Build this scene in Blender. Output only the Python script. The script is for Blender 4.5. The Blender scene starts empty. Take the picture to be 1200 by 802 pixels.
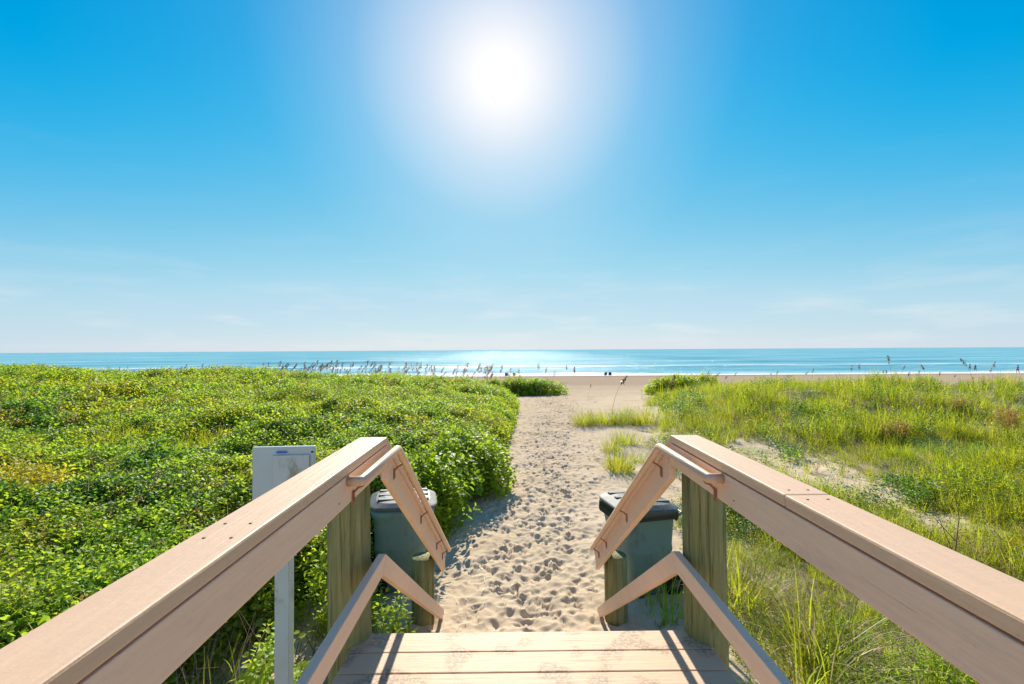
import bpy, bmesh, math, random
import numpy as np
from mathutils import Vector, Matrix, Euler

random.seed(7)
rng = np.random.default_rng(11)
SC = bpy.context.scene
COL = SC.collection
R = math.radians

# ------------------------------------------------------------------ camera
cam_d = bpy.data.cameras.new('camera')
cam_d.sensor_width = 36.0
cam_d.lens = 36.0 * 533.0 / 1200.0
cam_d.clip_start = 0.02
cam_d.clip_end = 90000.0
cam = bpy.data.objects.new('camera', cam_d)
COL.objects.link(cam)
EYE = 1.47
cam.matrix_world = (Matrix.Translation((0, 0, EYE)) @ Matrix.Rotation(R(-0.43), 4, 'Z')
                    @ Matrix.Rotation(R(90 + 1.0), 4, 'X') @ Matrix.Rotation(R(-0.33), 4, 'Z'))
SC.camera = cam

# ------------------------------------------------------------------ light, sky, exposure
SUN_EL, SUN_AZ = R(31.2), R(-0.9)
SDIR = Vector((math.sin(SUN_AZ) * math.cos(SUN_EL), math.cos(SUN_AZ) * math.cos(SUN_EL), math.sin(SUN_EL)))
SC.view_settings.view_transform = 'Standard'
SC.view_settings.look = 'None'
SC.view_settings.gamma = 1.0
SC.view_settings.exposure = 0.9

world = bpy.data.worlds.new('World')
SC.world = world
world.use_nodes = True
wt = world.node_tree
wt.nodes.clear()


def N(t, kind, **kw):
    n = t.nodes.new(kind)
    for k, v in kw.items():
        setattr(n, k, v)
    return n


def mathn(t, op, a, b=None, c=None):
    n = N(t, 'ShaderNodeMath', operation=op)
    for i, v in enumerate((a, b, c)):
        if v is None:
            continue
        if isinstance(v, (int, float)):
            n.inputs[i].default_value = v
        else:
            t.links.new(v, n.inputs[i])
    return n.outputs[0]


def mixc(t, fac, a, b, mode='MIX'):
    n = N(t, 'ShaderNodeMix', data_type='RGBA', blend_type=mode)
    n.clamp_factor = True
    for sock, v in ((n.inputs['Factor'], fac), (n.inputs[6], a), (n.inputs[7], b)):
        if isinstance(v, (int, float)):
            sock.default_value = v
        elif isinstance(v, (tuple, list)):
            sock.default_value = (*v[:3], 1.0)
        else:
            t.links.new(v, sock)
    return n.outputs[2]


def ramp(t, fac, stops, interp='LINEAR'):
    n = N(t, 'ShaderNodeValToRGB')
    cr = n.color_ramp
    cr.interpolation = interp
    while len(cr.elements) < len(stops):
        cr.elements.new(0.5)
    for e, (p, c) in zip(cr.elements, stops):
        e.position = p
        e.color = (*c[:3], 1.0) if isinstance(c, (tuple, list)) else (c, c, c, 1.0)
    t.links.new(fac, n.inputs[0])
    return n.outputs[0]


sky = N(wt, 'ShaderNodeTexSky', sky_type='NISHITA')
sky.sun_disc = False
sky.sun_elevation = SUN_EL
sky.sun_rotation = SUN_AZ
sky.altitude = 0.0
sky.air_density = 1.0
sky.dust_density = 0.0
sky.ozone_density = 3.0
# response of the picture to the sky: per channel curves over the sky's own radiance
dv = N(wt, 'ShaderNodeVectorMath', operation='SCALE')
wt.links.new(sky.outputs[0], dv.inputs[0])
dv.inputs['Scale'].default_value = 1 / 12.0
cv = N(wt, 'ShaderNodeRGBCurve')
for ch, pts in enumerate(([(0, 0), (.126, .0), (.145, .014), (.17, .05), (.2, .11), (.235, .18), (.303, .30), (.449, .48), (.733, .61), (.911, .71), (1, .74)],
                          [(0, 0), (.231, .38), (.2875, .46), (.393, .565), (.505, .655), (.624, .72), (.746, .745), (.94, .81), (1, .83)],
                          [(0, 0), (.42, .775), (.55, .83), (.64, .835), (.78, .86), (1, .88)])):
    c_ = cv.mapping.curves[ch]
    while len(c_.points) < len(pts):
        c_.points.new(.5, .5)
    for p_, q_ in zip(c_.points, pts):
        p_.location = q_
cv.mapping.update()
wt.links.new(dv.outputs[0], cv.inputs['Color'])
tc = N(wt, 'ShaderNodeTexCoord')
nrm = N(wt, 'ShaderNodeVectorMath', operation='NORMALIZE')
wt.links.new(tc.outputs['Generated'], nrm.inputs[0])
dt = N(wt, 'ShaderNodeVectorMath', operation='DOT_PRODUCT')
wt.links.new(nrm.outputs[0], dt.inputs[0])
dt.inputs[1].default_value = SDIR
# sea air scatters the sun forwards: the aureole round the sun's true direction, by angle
ang = mathn(wt, 'DIVIDE', mathn(wt, 'ARCCOSINE', mathn(wt, 'MINIMUM', dt.outputs['Value'], 1.0)), R(60))
gl = ramp(wt, ang, [(d_ / 60.0, v_) for d_, v_ in ((0, 1.0), (1.8, .99), (4.0, .89), (6.0, .76), (8, .62), (9.7, .53), (11.8, .43), (15.5, .235), (20, .13), (25, .045), (31, .02), (40, 0.0))])
glc = mixc(wt, gl, cv.outputs[0], ramp(wt, ang, [(0.0, (1.0, .99, 1.0)), (.13, (1.0, .98, 1.0)), (.24, (.93, .97, 1.0)), (.45, (.75, .95, 1.0))]))
core = mathn(wt, 'MULTIPLY', mathn(wt, 'POWER', mathn(wt, 'MAXIMUM', dt.outputs['Value'], 0.0), 500.0), 0.07)
cadd = N(wt, 'ShaderNodeVectorMath', operation='SCALE')
cadd.inputs[0].default_value = (1.0, .98, .94)
wt.links.new(core, cadd.inputs['Scale'])
add0 = N(wt, 'ShaderNodeVectorMath', operation='ADD')
wt.links.new(glc, add0.inputs[0])
wt.links.new(cadd.outputs[0], add0.inputs[1])
addc = N(wt, 'ShaderNodeVectorMath', operation='SCALE')
wt.links.new(add0.outputs[0], addc.inputs[0])
addc.inputs['Scale'].default_value = 1.0 / (0.1 * 2 ** SC.view_settings.exposure)
# thin low clouds over the horizon and one wisp of cirrus
mp = N(wt, 'ShaderNodeMapping')
mp.inputs['Scale'].default_value = (4.0, 4.0, 22.0)
wt.links.new(nrm.outputs[0], mp.inputs['Vector'])
cn = N(wt, 'ShaderNodeTexNoise')
cn.inputs['Scale'].default_value = 1.6
cn.inputs['Detail'].default_value = 6.0
wt.links.new(mp.outputs[0], cn.inputs['Vector'])
sep = N(wt, 'ShaderNodeSeparateXYZ')
wt.links.new(nrm.outputs[0], sep.inputs[0])
band = ramp(wt, sep.outputs['Z'], [(0.0, 0.5), (0.06, 1.0), (0.11, 0.4), (0.2, 0.08), (0.30, 0.04), (0.4, 0.0)])
cl = ramp(wt, cn.outputs['Fac'], [(0.5, 0.0), (0.7, 1.0)])
clf = mathn(wt, 'MULTIPLY', mathn(wt, 'MULTIPLY', band, cl), 0.38)
# well away from the sun the plain sky takes over
dvp = mathn(wt, 'MULTIPLY', dt.outputs['Value'], 1.0)
back = ramp(wt, dvp, [(0.0, 1.0), (0.5, 0.0)], 'EASE')
addp = mixc(wt, back, addc.outputs[0], sky.outputs[0])
skyc = mixc(wt, clf, addp, (4.75, 4.9, 4.85))
bg = N(wt, 'ShaderNodeBackground')
bg.inputs['Strength'].default_value = 0.1
wt.links.new(skyc, bg.inputs['Color'])
wo = N(wt, 'ShaderNodeOutputWorld')
wt.links.new(bg.outputs[0], wo.inputs[0])

sun_d = bpy.data.lights.new('sun', 'SUN')
sun_d.energy = 4.9
sun_d.angle = R(0.53)
sun_d.color = (1.0, 0.91, 0.77)
sun = bpy.data.objects.new('sun', sun_d)
COL.objects.link(sun)
sun.rotation_euler = SDIR.to_track_quat('Z', 'Y').to_euler()
sun.location = (0, 30, 25)
SC.cycles.max_bounces = 10
SC.cycles.diffuse_bounces = 6
SC.cycles.transparent_max_bounces = 8
SC.cycles.caustics_reflective = False


# ------------------------------------------------------------------ numpy noise
def _hash(i, j, s):
    h = (i.astype(np.int64) * 374761393 + j.astype(np.int64) * 668265263 + s * 1442695041) & 0x7fffffff
    h = (h ^ (h >> 13)) * 1274126177 & 0x7fffffff
    h = h ^ (h >> 16)
    return (h & 0xffff) / 65535.0


def vnoise(x, y, s=0):
    x = np.asarray(x, float)
    y = np.asarray(y, float)
    i = np.floor(x)
    j = np.floor(y)
    u = x - i
    v = y - j
    u = u * u * (3 - 2 * u)
    v = v * v * (3 - 2 * v)
    a = _hash(i, j, s)
    b = _hash(i + 1, j, s)
    c = _hash(i, j + 1, s)
    d = _hash(i + 1, j + 1, s)
    return (a + (b - a) * u) * (1 - v) + (c + (d - c) * u) * v - 0.5


def fbm(x, y, s=0, o=3):
    r = 0.0
    a = 1.0
    for k in range(o):
        r = r + a * vnoise(x * 2 ** k + 17.3 * k, y * 2 ** k - 9.1 * k, s + k)
        a *= 0.5
    return r


def sstep(a, b, x):
    t = np.clip((np.asarray(x, float) - a) / (b - a), 0, 1)
    return t * t * (3 - 2 * t)


# ------------------------------------------------------------------ terrain functions (z = 0 is the deck top)
G0 = -1.12
SEA = -4.38


def beach_profile(y):
    return np.where(y < 18, G0, np.where(y < 130, G0 - (y - 18) * 0.0392, G0 - 112 * 0.0392 - (y - 130) * 0.02))


def edge_left(y):
    return np.interp(y, [-60, 0, 3.8, 5.5, 6.1, 7.3, 9, 10.6, 15, 20, 23, 24.5, 27, 40, 60],
                     [-2.9, -2.9, -2.5, -1.8, -1.1, -0.95, -0.65, -0.35, 0.1, 0.3, 0.2, -0.8, -5, -9, -9])


def edge_right(y):
    return np.interp(y, [-60, 0, 4, 5, 6, 8, 10, 12, 16, 20, 27, 31, 60],
                     [1.7, 1.7, 1.9, 2.2, 2.6, 3.3, 3.5, 3.7, 5.0, 6.3, 9, 11, 12])


def veg_left(x, y):
    return edge_left(y) + 0.35 * fbm(y / 1.6, x * 0 + 3.3, 5) - x


def veg_right(x, y):
    d = x - edge_right(y) + 1.1 * fbm(x / 1.4, y / 1.4, 9)
    hole = ((x - 5.9) / 1.0) ** 2 + ((y - 9.1) / 2.1) ** 2 + 1.4 * fbm(x / 0.7, y / 0.7, 13)
    return np.minimum(d, (hole - 1.0) * 0.8)


def ground(x, y):
    x = np.asarray(x, float)
    y = np.asarray(y, float)
    z = beach_profile(y)
    dl = edge_left(y) - x
    rise = 0.75 * sstep(0, 5, dl) + 0.45 * sstep(5, 22, dl)
    z = z + rise * sstep(2, 14, y) * (1 - sstep(23, 36, y))
    dr = x - edge_right(y)
    rr = (0.12 + 0.5 * sstep(9, 20, y)) * sstep(-0.6, 4.0, dr)
    z = z + rr * (1 - sstep(26, 36, y))
    far = sstep(1, 6, np.maximum(dl, dr))
    z = z + far * np.where(dr > 0, 0.58, 0.25) * fbm(x / 2.3, y / 2.3, 21) * (1 - sstep(26, 40, y))
    z = z + 0.05 * fbm(x / 0.9, y / 0.9, 22) * (1 - sstep(50, 90, y)) * sstep(2.4, 4.2, y)
    return z


def canopy_left(x, y):
    ax = np.abs(np.minimum(x, 0))
    tn = -0.12 + 0.0 * ax
    tf = -0.28 + 0.34 * (1 - np.exp(-ax / 4.0)) + 0.026 * ax
    w = sstep(4, 18, y)
    t = tn * (1 - w) + tf * w
    t = t - 0.13 * np.maximum(y - 22, 0)
    t = t + 0.42 * fbm(x / 2.0, y / 2.0, 31, 2) + 0.25 * fbm(x / 0.7, y / 0.7, 35, 2)
    d = np.clip(veg_left(x, y) / (0.9 + 1.9 * sstep(7, 14, y)), 0, 1)
    g = ground(x, y)
    return g + np.maximum(t - g, 0.28) * np.sqrt(np.clip(1 - (1 - d) ** 2, 0, 1))


# ------------------------------------------------------------------ materials
def new_mat(name):
    m = bpy.data.materials.new(name)
    m.use_nodes = True
    t = m.node_tree
    t.nodes.clear()
    out = N(t, 'ShaderNodeOutputMaterial')
    return m, t, out


def principled(t, out, col, rough=0.6, spec=0.4, metal=0.0):
    p = N(t, 'ShaderNodeBsdfPrincipled')
    if isinstance(col, (tuple, list)):
        p.inputs['Base Color'].default_value = (*col[:3], 1)
    else:
        t.links.new(col, p.inputs['Base Color'])
    if isinstance(rough, (int, float)):
        p.inputs['Roughness'].default_value = rough
    else:
        t.links.new(rough, p.inputs['Roughness'])
    p.inputs['Specular IOR Level'].default_value = spec
    p.inputs['Metallic'].default_value = metal
    if out:
        t.links.new(p.outputs[0], out.inputs[0])
    return p


def objcoord(t, scale=(1, 1, 1)):
    c = N(t, 'ShaderNodeTexCoord')
    m = N(t, 'ShaderNodeMapping')
    m.inputs['Scale'].default_value = scale
    t.links.new(c.outputs['Object'], m.inputs['Vector'])
    return m.outputs[0]


def noise(t, vec, scale, detail=4.0, rough=0.55, out='Fac'):
    n = N(t, 'ShaderNodeTexNoise')
    n.inputs['Scale'].default_value = scale
    n.inputs['Detail'].default_value = detail
    n.inputs['Roughness'].default_value = rough
    t.links.new(vec, n.inputs['Vector'])
    return n.outputs[out]


def bump(t, p, h, strength=0.3, dist=0.01):
    b = N(t, 'ShaderNodeBump')
    b.inputs['Strength'].default_value = strength
    b.inputs['Distance'].default_value = dist
    t.links.new(h, b.inputs['Height'])
    t.links.new(b.outputs[0], p.inputs['Normal'])


def painted_wood(name, base, worn, axis, rough=0.5, sandy=False, spec=0.35):
    m, t, out = new_mat(name)
    sc = [9.0, 9.0, 9.0]
    sc[axis] = 0.6
    v = objcoord(t, sc)
    g = noise(t, v, 7.0, 6.0, 0.6)
    v2 = objcoord(t)
    n2 = noise(t, v2, 2.3, 5.0, 0.6)
    n3 = noise(t, v2, 38.0, 4.0, 0.7)
    oi = N(t, 'ShaderNodeObjectInfo')
    c = mixc(t, ramp(t, g, [(0.35, 0.0), (0.75, 1.0)]), base, [k * 0.87 for k in base])
    c = mixc(t, mathn(t, 'MULTIPLY', oi.outputs['Random'], 0.25), c, [base[0] * 0.8, base[1] * 0.76, base[2] * 0.74])
    c = mixc(t, mathn(t, 'MULTIPLY', ramp(t, n2, [(0.45, 0.0), (0.72, 1.0)]), 0.45), c, worn)
    c = mixc(t, mathn(t, 'MULTIPLY', ramp(t, n3, [(0.66, 0.0), (0.76, 1.0)]), 0.5), c, (0.16, 0.12, 0.09))
    # hairline checks along the grain, scuffs and grime
    ck = [60.0, 60.0, 60.0]
    ck[axis] = 1.1
    n6 = noise(t, objcoord(t, ck), 1.0, 3.0, 0.6)
    n7 = noise(t, v2, 1.3, 3.0, 0.6)
    chk = mathn(t, 'MULTIPLY', ramp(t, n6, [(0.70, 0.0), (0.74, 1.0)]), ramp(t, n7, [(0.46, 0.0), (0.56, 1.0)]))
    c = mixc(t, mathn(t, 'MULTIPLY', chk, 0.65), c, (0.20, 0.14, 0.10))
    gsc = [5.0, 5.0, 5.0]
    gsc[axis] = 1.6
    n8 = noise(t, objcoord(t, gsc), 1.7, 5.0, 0.7)
    c = mixc(t, mathn(t, 'MULTIPLY', ramp(t, n8, [(0.58, 0.0), (0.74, 1.0)]), 0.4), c, (0.36, 0.29, 0.23))
    if sandy:
        n4 = noise(t, v2, 5.5, 2.0, 0.4)
        n5 = noise(t, v2, 60.0, 3.0, 0.7)
        smudge = mathn(t, 'MULTIPLY', ramp(t, n4, [(0.53, 0.0), (0.60, 1.0)]), ramp(t, n5, [(0.40, 0.0), (0.55, 1.0)]))
        c = mixc(t, mathn(t, 'MULTIPLY', smudge, 0.75), c, (0.22, 0.17, 0.11))
    p = principled(t, out, c, rough, spec)
    h = mathn(t, 'ADD', mathn(t, 'MULTIPLY', g, 0.8), mathn(t, 'MULTIPLY', n3, 0.3))
    h = mathn(t, 'SUBTRACT', h, mathn(t, 'MULTIPLY', chk, 0.9))
    bump(t, p, h, 0.55, 0.005)
    return m


TAN = (0.66, 0.455, 0.315)
M_cap = painted_wood('tan_paint_cap', (0.63, 0.425, 0.275), (0.55, 0.39, 0.27), 1)
M_rail = painted_wood('tan_paint_board', (0.82, 0.575, 0.405), (0.74, 0.51, 0.36), 1)  # fill light put into the colour: tan paint lightened for the shaded boards
M_deck = painted_wood('tan_paint_deck', (0.62, 0.415, 0.265), (0.54, 0.37, 0.25), 0, 0.6, True, 0.3)
M_grab = painted_wood('tan_paint_handrail', (0.64, 0.435, 0.29), (0.56, 0.38, 0.26), 1, 0.35)


def m_piling():
    m, t, out = new_mat('treated_piling_wood')
    v = objcoord(t, (14, 14, 0.7))
    g = noise(t, v, 3.0, 8.0, 0.65)
    n = noise(t, objcoord(t), 3.0, 4.0)
    c = ramp(t, g, [(0.25, (0.10, 0.09, 0.04)), (0.45, (0.22, 0.21, 0.09)), (0.7, (0.34, 0.31, 0.15))])
    c = mixc(t, mathn(t, 'MULTIPLY', ramp(t, n, [(0.4, 0), (0.65, 1)]), 0.6), c, (0.16, 0.20, 0.075))
    ck = noise(t, objcoord(t, (42, 42, 0.9)), 1.0, 4.0, 0.65)
    c = mixc(t, mathn(t, 'MULTIPLY', ramp(t, ck, [(0.60, 0), (0.68, 1)]), 0.4), c, (0.06, 0.055, 0.03))
    p = principled(t, out, c, 0.8, 0.2)
    bump(t, p, mathn(t, 'SUBTRACT', g, ramp(t, ck, [(0.58, 0), (0.66, 1)])), 0.9, 0.012)
    return m


def m_plain(name, col, rough=0.5, spec=0.4, var=0.2, scale=12.0, metal=0.0, stain=None):
    m, t, out = new_mat(name)
    n = noise(t, objcoord(t), scale, 5.0, 0.6)
    c = mixc(t, mathn(t, 'MULTIPLY', n, var * 2), col, [k * 0.55 for k in col])
    if stain:
        n2 = noise(t, objcoord(t, (1, 1, 0.5)), 9.0, 5.0, 0.65)
        c = mixc(t, mathn(t, 'MULTIPLY', ramp(t, n2, [(0.55, 0), (0.68, 1)]), 0.8), c, stain)
    p = principled(t, out, c, rough, spec, metal)
    bump(t, p, n, 0.15, 0.004)
    return m


M_pile = m_piling()
M_bracket = m_plain('rusty_painted_steel', (0.33, 0.15, 0.09), 0.7, 0.3, 0.4, 40)
M_nail = m_plain('weathered_nail', (0.10, 0.075, 0.06), 0.6, 0.4)
M_binbody = m_plain('green_bin_plastic', (0.14, 0.235, 0.22), 0.5, 0.4, 0.25, 6, stain=(0.10, 0.13, 0.11))
M_binlid = m_plain('dark_bin_lid_plastic', (0.08, 0.105, 0.105), 0.6, 0.3, 0.25, 8, stain=(0.20, 0.18, 0.15))
M_bag = m_plain('black_bag_plastic', (0.012, 0.014, 0.015), 0.35, 0.5)
M_rubber = m_plain('black_rubber', (0.02, 0.02, 0.02), 0.8, 0.2)
M_sign = m_plain('shade_tinted_white_sign', (0.40, 0.50, 0.53), 0.5, 0.4, 0.12, 5, stain=(0.50, 0.50, 0.44))  # white board; the blue-grey of its shaded side is put into the colour
M_signpost = m_plain('shade_tinted_white_post', (0.44, 0.53, 0.55), 0.6, 0.3, 0.15, 9, stain=(0.22, 0.23, 0.17))  # same shade tint mixed into the white of post and panel
M_blue = m_plain('blue_plastic', (0.03, 0.10, 0.55), 0.4, 0.4)
M_steel = m_plain('aluminium_tube', (0.6, 0.6, 0.6), 0.35, 0.5, 0.05, 10, 0.9)


def m_leaf(name, stops, trans, patch=None, tfac=0.45, rough=0.5, spec=0.35):
    """leaf: colour varies by plant and by leaf, light passes through"""
    m, t, out = new_mat(name)
    oi = N(t, 'ShaderNodeObjectInfo')
    ge = N(t, 'ShaderNodeNewGeometry')
    f = mathn(t, 'ADD', mathn(t, 'MULTIPLY', oi.outputs['Random'], 0.45), mathn(t, 'MULTIPLY', ge.outputs['Random Per Island'], 0.55))
    c = ramp(t, f, stops)
    tcol = mixc(t, 1.0, c, trans, 'MULTIPLY')
    if patch:
        n = noise(t, ge.outputs['Position'], 0.55, 3.0, 0.6)
        k = ramp(t, n, [(0.44, 0.0), (0.62, 1.0)])
        c = mixc(t, mathn(t, 'MULTIPLY', k, 0.6), c, patch[0])
        tcol = mixc(t, mathn(t, 'MULTIPLY', k, 0.6), tcol, patch[1])
    p = principled(t, None, c, rough, spec)
    tr = N(t, 'ShaderNodeBsdfTranslucent')
    t.links.new(tcol, tr.inputs['Color'])
    mx = N(t, 'ShaderNodeMixShader')
    mx.inputs[0].default_value = tfac
    t.links.new(p.outputs[0], mx.inputs[1])
    t.links.new(tr.outputs[0], mx.inputs[2])
    t.links.new(mx.outputs[0], out.inputs[0])
    return m


M_leafA = m_leaf('shrub_leaf', [(0.0, (0.125, 0.235, 0.018)), (0.4, (0.19, 0.315, 0.026)), (0.8, (0.265, 0.36, 0.036)), (0.97, (0.35, 0.36, 0.06)), (1.0, (0.34, 0.22, 0.08))],
                 (2.2, 2.0, 1.3), ((0.31, 0.32, 0.020), (0.62, 0.58, 0.03)), 0.52, 0.5, 0.22)
M_leafY = m_leaf('yellow_shrub_leaf', [(0.0, (0.28, 0.27, 0.02)), (1.0, (0.42, 0.37, 0.03))], (2.2, 2.1, 1.5), None, 0.5)
M_leafD = m_leaf('dark_shrub_leaf', [(0.0, (0.05, 0.11, 0.014)), (1.0, (0.10, 0.18, 0.02))], (2.6, 2.8, 2.0))
M_leafB = m_leaf('bright_green_leaf', [(0.0, (0.15, 0.25, 0.016)), (1.0, (0.25, 0.34, 0.026))], (2.1, 1.95, 1.3), None, 0.5, 0.5, 0.22)
M_grass = m_leaf('dune_grass_blade', [(0.0, (0.075, 0.135, 0.009)), (0.4, (0.155, 0.22, 0.013)), (0.8, (0.24, 0.275, 0.018)), (0.95, (0.32, 0.29, 0.05)), (1.0, (0.36, 0.28, 0.11))],
                  (2.5, 2.35, 1.4), ((0.21, 0.215, 0.012), (0.52, 0.50, 0.02)), 0.52, 0.55, 0.2)
M_dry = m_leaf('dry_grass_blade', [(0.0, (0.24, 0.17, 0.08)), (0.6, (0.40, 0.31, 0.17)), (1.0, (0.50, 0.42, 0.26))], (1.3, 1.3, 1.2), None, 0.3)
M_brown = m_leaf('dead_leaf', [(0.0, (0.24, 0.12, 0.05)), (1.0, (0.50, 0.28, 0.12))], (1.8, 1.6, 1.3), None, 0.35)
M_oat = m_leaf('sea_oat_head', [(0.0, (0.10, 0.07, 0.055)), (1.0, (0.32, 0.23, 0.16))], (1.5, 1.3, 1.1), None, 0.15)
M_stem = m_plain('woody_stem', (0.13, 0.10, 0.07), 0.85, 0.2, 0.4, 20)


# ------------------------------------------------------------------ object helpers
def tag(o, label=None, cat=None, group=None, kind=None):
    for k, v in (('label', label), ('category', cat), ('group', group), ('kind', kind)):
        if v:
            o[k] = v
    return o


def empty(name, loc, label=None, cat=None, group=None, rz=0.0):
    o = bpy.data.objects.new(name, None)
    o.empty_display_size = 0.2
    COL.objects.link(o)
    o.location = loc
    o.rotation_euler = (0, 0, rz)
    return tag(o, label, cat, group)


def link_mesh(name, me, mat, parent=None, smooth=False):
    if mat and not me.materials:
        me.materials.append(mat)
    o = bpy.data.objects.new(name, me)
    COL.objects.link(o)
    if parent:
        o.parent = parent
    if smooth:
        for p in me.polygons:
            p.use_smooth = True
    return o


def obj_bm(name, bm, mat, parent=None, smooth=False):
    me = bpy.data.meshes.new(name)
    bm.normal_update()
    bm.to_mesh(me)
    bm.free()
    return link_mesh(name, me, mat, parent, smooth)


def np_mesh(name, V, F):
    """V (n,3), F: list of arrays of equal-size faces"""
    me = bpy.data.meshes.new(name)
    V = np.asarray(V, np.float32)
    me.vertices.add(len(V))
    me.vertices.foreach_set('co', V.ravel())
    loops = np.concatenate([np.asarray(f).ravel() for f in F]).astype(np.int32)
    sizes = np.concatenate([np.full(len(f), np.asarray(f).shape[1]) for f in F]).astype(np.int32)
    starts = np.concatenate([[0], np.cumsum(sizes)[:-1]]).astype(np.int32)
    me.loops.add(len(loops))
    me.loops.foreach_set('vertex_index', loops)
    me.polygons.add(len(sizes))
    me.polygons.foreach_set('loop_start', starts)
    me.update(calc_edges=True)
    me.validate()
    return me


def bm_box(bm, x0, x1, y0, y1, z0, z1):
    vs = [bm.verts.new((x, y, z)) for x in (x0, x1) for y in (y0, y1) for z in (z0, z1)]
    for f in ((0, 1, 3, 2), (4, 6, 7, 5), (0, 4, 5, 1), (2, 3, 7, 6), (0, 2, 6, 4), (1, 5, 7, 3)):
        bm.faces.new([vs[i] for i in f])


def bevel_all(bm, w, seg=2):
    bmesh.ops.recalc_face_normals(bm, faces=bm.faces)
    bmesh.ops.bevel(bm, geom=list(bm.edges), offset=w, segments=seg, affect='EDGES', profile=0.6)


def box(name, x0, x1, y0, y1, z0, z1, mat, parent=None, bev=0.004):
    bm = bmesh.new()
    bm_box(bm, x0, x1, y0, y1, z0, z1)
    if bev:
        bevel_all(bm, bev)
    return obj_bm(name, bm, mat, parent)


def prism_x(name, poly, x0, x1, mat, parent=None, bev=0.004):
    """polygon in the YZ plane, extruded along X"""
    bm = bmesh.new()
    a = [bm.verts.new((x0, y, z)) for y, z in poly]
    b = [bm.verts.new((x1, y, z)) for y, z in poly]
    bm.faces.new(a)
    bm.faces.new(b[::-1])
    n = len(poly)
    for i in range(n):
        bm.faces.new((a[i], b[i], b[(i + 1) % n], a[(i + 1) % n]))
    if bev:
        bevel_all(bm, bev)
    return obj_bm(name, bm, mat, parent)


def bm_tube(bm, pts, rad, seg=8, caps=True):
    pts = [Vector(p) for p in pts]
    rs = rad if isinstance(rad, (list, tuple)) else [rad] * len(pts)
    rings = []
    up = Vector((0, 0, 1))
    for i, p in enumerate(pts):
        if i == 0:
            d = pts[1] - p
        elif i == len(pts) - 1:
            d = p - pts[i - 1]
        else:
            d = (pts[i + 1] - p).normalized() + (p - pts[i - 1]).normalized()
        d.normalize()
        s = d.cross(up)
        if s.length < 1e-3:
            s = d.cross(Vector((1, 0, 0)))
        s.normalize()
        u = s.cross(d)
        rings.append([bm.verts.new(p + (s * math.cos(a) + u * math.sin(a)) * rs[i])
                      for a in [2 * math.pi * k / seg for k in range(seg)]])
    for a, b in zip(rings[:-1], rings[1:]):
        for k in range(seg):
            bm.faces.new((a[k], a[(k + 1) % seg], b[(k + 1) % seg], b[k]))
    if caps:
        bm.faces.new(rings[0][::-1])
        bm.faces.new(rings[-1])


def tube(name, pts, rad, mat, parent=None, seg=8, smooth=True):
    bm = bmesh.new()
    bm_tube(bm, pts, rad, seg)
    bmesh.ops.recalc_face_normals(bm, faces=bm.faces)
    return obj_bm(name, bm, mat, parent, smooth)


# ------------------------------------------------------------------ ground: one sheet, finest where people walk
def axis_lines(segs):
    out = []
    for a, b, fn in segs:
        x = a
        while x < b:
            out.append(x)
            x += fn(x)
    return np.array(out)


xl = axis_lines([(-600, -60, lambda x: 60), (-60, -12, lambda x: 2.5), (-12, -3, lambda x: 0.4), (-3, -1.5, lambda x: 0.10),
                 (-1.5, 3.6, lambda x: 0.022), (3.6, 7.6, lambda x: 0.07), (7.6, 16, lambda x: 0.3), (16, 60, lambda x: 2.0), (60, 601, lambda x: 60)])
yl = axis_lines([(-160, -8, lambda y: 8), (-8, 3.3, lambda y: 0.4), (3.3, 34, lambda y: max(0.016, 0.0034 * y)), (34, 70, lambda y: 0.35), (70, 160, lambda y: 3), (160, 700, lambda y: 60)])
GX, GY = np.meshgrid(xl, yl)
GZ = ground(GX, GY)


def path_c(y):
    return np.interp(y, [3, 5, 7.5, 11, 15, 20, 25, 33, 45, 60, 90], [0.1, 0.3, 0.55, 0.95, 1.4, 1.9, 2.6, 4.2, 5.5, 6, 6])


def path_w(y):
    return np.interp(y, [3, 5, 8, 12, 20, 25, 33, 60], [0.62, 0.62, 0.62, 0.62, 0.9, 1.4, 3.0, 9.0])


# trampled sand
tr = np.exp(-((GX - path_c(GY)) / (2.0 * path_w(GY))) ** 2) * sstep(2.5, 4, GY) * (1 - sstep(60, 85, GY))
GZ += tr * (0.030 * fbm(GX / 0.22, GY / 0.22, 41, 3) + 0.026 * fbm(GX / 0.085, GY / 0.085, 44, 2))
GZ += (1 - tr) * sstep(2.5, 4, GY) * (1 - sstep(14, 25, GY)) * 0.012 * fbm(GX / 0.10, GY / 0.10, 47, 3)


def stamp(cx, cy, ang, ln, wd, dep):
    r = ln * 2.1
    i0, i1 = np.searchsorted(xl, (cx - r, cx + r))
    j0, j1 = np.searchsorted(yl, (cy - r, cy + r))
    if i1 - i0 < 2 or j1 - j0 < 1:
        return
    X = GX[j0:j1, i0:i1] - cx
    Y = GY[j0:j1, i0:i1] - cy
    c, s = math.cos(ang), math.sin(ang)
    u = X * c + Y * s
    v = -X * s + Y * c
    u = u + .25 * ln * vnoise(X / .035 + cx * 31, Y / .035, 3)
    v = v + .5 * wd * vnoise(X / .035, Y / .035 + cx * 17, 5)
    q = np.sqrt((u / ln) ** 2 + (v / (wd * (1 + 0.25 * u / ln))) ** 2)
    GZ[j0:j1, i0:i1] += dep * (-np.exp(-q ** 3) * (1 - 0.35 * u / ln) + 0.42 * np.exp(-((q - 1.35) / 0.3) ** 2))


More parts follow.
